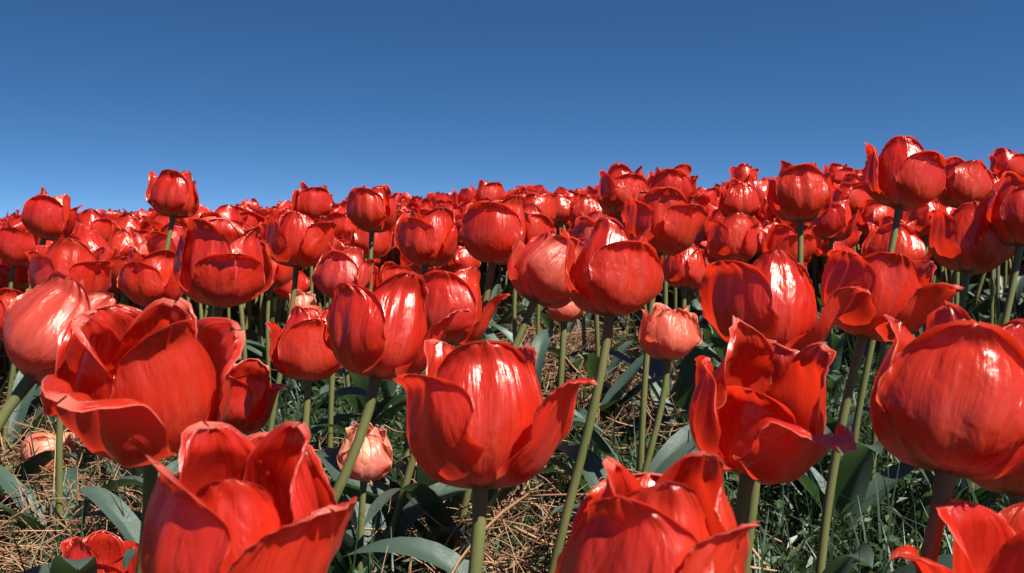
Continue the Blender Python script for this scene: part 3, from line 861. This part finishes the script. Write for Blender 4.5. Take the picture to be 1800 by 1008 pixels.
def strands(rng, x, y, length, rad, nseg, curl, lift, tilt, sides=3):
    """thin bent stalks lying in a loose layer"""
    n = len(x)
    a = rng.uniform(0, 6.283, n)
    k = rng.normal(0, curl, n)
    kk = rng.normal(0, curl * 1.2, n)
    el = rng.normal(0, tilt, n)
    ek = rng.normal(0, 0.9, n)
    s = np.linspace(0, 1, nseg + 1)
    P = np.zeros((n, nseg + 1, 3))
    ang = a[:, None] + k[:, None] * (s - 0.5) + kk[:, None] * (s - 0.5) ** 2 * 2
    elv = el[:, None] + ek[:, None] * (s - 0.5)
    d = np.stack([np.cos(ang) * np.cos(elv), np.sin(ang) * np.cos(elv), np.sin(elv)], -1) * (length[:, None, None] / nseg)
    P[:, 1:] = np.cumsum(d[:, :-1], axis=1)
    P -= P.mean(axis=1, keepdims=True)
    P[..., 0] += x[:, None]; P[..., 1] += y[:, None]
    P[..., 2] += (ground_z(x, y) + lift)[:, None]
    P[..., 2] = np.maximum(P[..., 2], ground_z(P[..., 0], P[..., 1]) + 0.002)
    tan = np.gradient(P, axis=1)
    tan /= np.linalg.norm(tan, axis=2, keepdims=True) + 1e-9
    up = np.array([0.13, 0.21, 0.97])
    A = np.cross(tan, up); A /= np.linalg.norm(A, axis=2, keepdims=True) + 1e-9
    B = np.cross(tan, A)
    th = np.arange(sides) * 2 * math.pi / sides
    taper = np.ones(nseg + 1); taper[0] = 0.7; taper[-1] = 0.45
    r = rad[:, None, None, None] * taper[None, :, None, None]
    V = P[:, :, None] + r * (np.cos(th)[None, None, :, None] * A[:, :, None] + np.sin(th)[None, None, :, None] * B[:, :, None])
    per = (nseg + 1) * sides
    i, j = np.meshgrid(np.arange(nseg), np.arange(sides), indexing='ij')
    i = i.ravel(); j = j.ravel(); j2 = (j + 1) % sides
    f = np.stack([i * sides + j, i * sides + j2, (i + 1) * sides + j2, (i + 1) * sides + j], 1)
    Fq = (f[None] + (np.arange(n) * per)[:, None, None]).reshape(-1, 4)
    c = rng.random(n) ** 1.6
    uv = np.repeat(np.stack([c, rng.random(n)], 1), per, axis=0)
    return V.reshape(-1, 3), Fq, uv


def build_straw():
    rng = np.random.default_rng(21)
    x, y = scatter(rng, 90000, 0.62, 5.2, 1.25)
    keep = rng.random(len(x)) < straw_patch(x, y) * (1 - 0.55 * sstep(3.2, 4.6, y))
    x, y = x[keep][:19500], y[keep][:19500]
    n = len(x)
    L = rng.gamma(2.2, 0.028, n) + 0.018
    V, Fq, uv = strands(rng, x, y, L, rng.uniform(0.0005, 0.0011, n), 4, 1.1, rng.random(n) ** 1.2 * 0.10 + 0.004, 0.5)
    m = 900                                   # a few coarse long stalks among the fine ones
    i = rng.integers(0, n, m)
    V2, F2, uv2 = strands(rng, x[i] + rng.normal(0, 0.02, m), y[i] + rng.normal(0, 0.02, m), rng.uniform(0.09, 0.26, m), rng.uniform(0.0011, 0.0021, m), 8, 0.8, rng.random(m) * 0.09 + 0.02, 0.35)
    Fq = np.concatenate([Fq, F2 + len(V)])
    V = np.concatenate([V, V2]); uv = np.concatenate([uv, uv2])
    o = obj('dry_straw', mesh_from('dry_straw', V, Fq, uv, M_STRAW))
    tag(o, 'tangled pinkish dry straw lying between the tulips', 'straw', None, 'stuff')


def build_grass():
    rng = np.random.default_rng(22)
    x, y = scatter(rng, 60000, 0.62, 5.2, 1.2)
    keep = rng.random(len(x)) < 0.5 + 0.5 * (1 - straw_patch(x, y))
    x, y = x[keep][:26000], y[keep][:26000]
    n = len(x)
    nseg = 3
    H = rng.gamma(4.0, 0.018, n) + 0.03
    a = rng.uniform(0, 6.283, n)
    lean = rng.uniform(0.1, 0.95, n)
    s = np.linspace(0, 1, nseg + 1)
    P = np.zeros((n, nseg + 1, 3))
    out = (lean[:, None] * s ** 1.7) * H[:, None]
    P[..., 0] = x[:, None] + np.cos(a)[:, None] * out
    P[..., 1] = y[:, None] + np.sin(a)[:, None] * out
    P[..., 2] = ground_z(x, y)[:, None] + H[:, None] * (s - 0.35 * lean[:, None] * s ** 2.5)
    b = a + 1.5708 + rng.normal(0, 0.5, n)
    wd = rng.uniform(0.0009, 0.0026, n)[:, None] * (1 - s ** 2 * 0.92)[None]
    sd = np.stack([np.cos(b), np.sin(b), np.zeros(n)], 1)[:, None] * wd[..., None]
    V = np.stack([P - sd, P + sd], 2)
    i = np.arange(nseg)
    f = np.stack([2 * i, 2 * i + 1, 2 * i + 3, 2 * i + 2], 1)
    per = (nseg + 1) * 2
    Fq = (f[None] + (np.arange(n) * per)[:, None, None]).reshape(-1, 4)
    uv = np.repeat(np.stack([rng.random(n), rng.random(n)], 1), per, axis=0)
    o = obj('grass', mesh_from('grass', V.reshape(-1, 3), Fq, uv, M_GRASS))
    tag(o, 'dark green grass blades growing through the straw', 'grass', None, 'stuff')


def build_weeds():
    rng = np.random.default_rng(23)
    x, y = scatter(rng, 130000, 0.62, 5.4, 1.2)
    keep = rng.random(len(x)) < 0.4 + 0.6 * (1 - straw_patch(x, y))
    x, y = x[keep][:72000], y[keep][:72000]
    n = len(x)
    L = rng.uniform(0.005, 0.016, n)
    W = L * rng.uniform(0.2, 0.42, n)
    a = rng.uniform(0, 6.283, n)
    el = rng.normal(0.2, 0.5, n)
    rl = rng.normal(0, 0.6, n)
    c = np.stack([x, y, ground_z(x, y) + 0.004 + 0.075 * rng.random(n) ** 1.2], 1)
    d = np.stack([np.cos(a) * np.cos(el), np.sin(a) * np.cos(el), np.sin(el)], 1)
    sd = np.stack([-np.sin(a), np.cos(a), np.zeros(n)], 1)
    nr = np.cross(d, sd)
    sd = sd * np.cos(rl)[:, None] + nr * np.sin(rl)[:, None]
    nr = np.cross(d, sd)
    p0 = c - d * L[:, None]
    p1 = c + d * L[:, None] - nr * (L * 0.25)[:, None]
    l = c + sd * W[:, None] + nr * (W * 0.35)[:, None]
    r = c - sd * W[:, None] + nr * (W * 0.35)[:, None]
    V = np.stack([p0, r, p1, l], 1).reshape(-1, 3)
    k = np.arange(n)[:, None] * 4
    Fq = np.concatenate([k + np.array([[0, 1, 2]]), k + np.array([[0, 2, 3]])])
    uv = np.repeat(np.stack([rng.random(n), rng.random(n)], 1), 4, axis=0)
    o = obj('weeds', mesh_from('weeds', V, Fq, uv, M_WEED, smooth=False))
    tag(o, 'small dark glossy weed leaves covering the soil', 'weeds', None, 'stuff')


build_straw()
build_grass()
build_weeds()
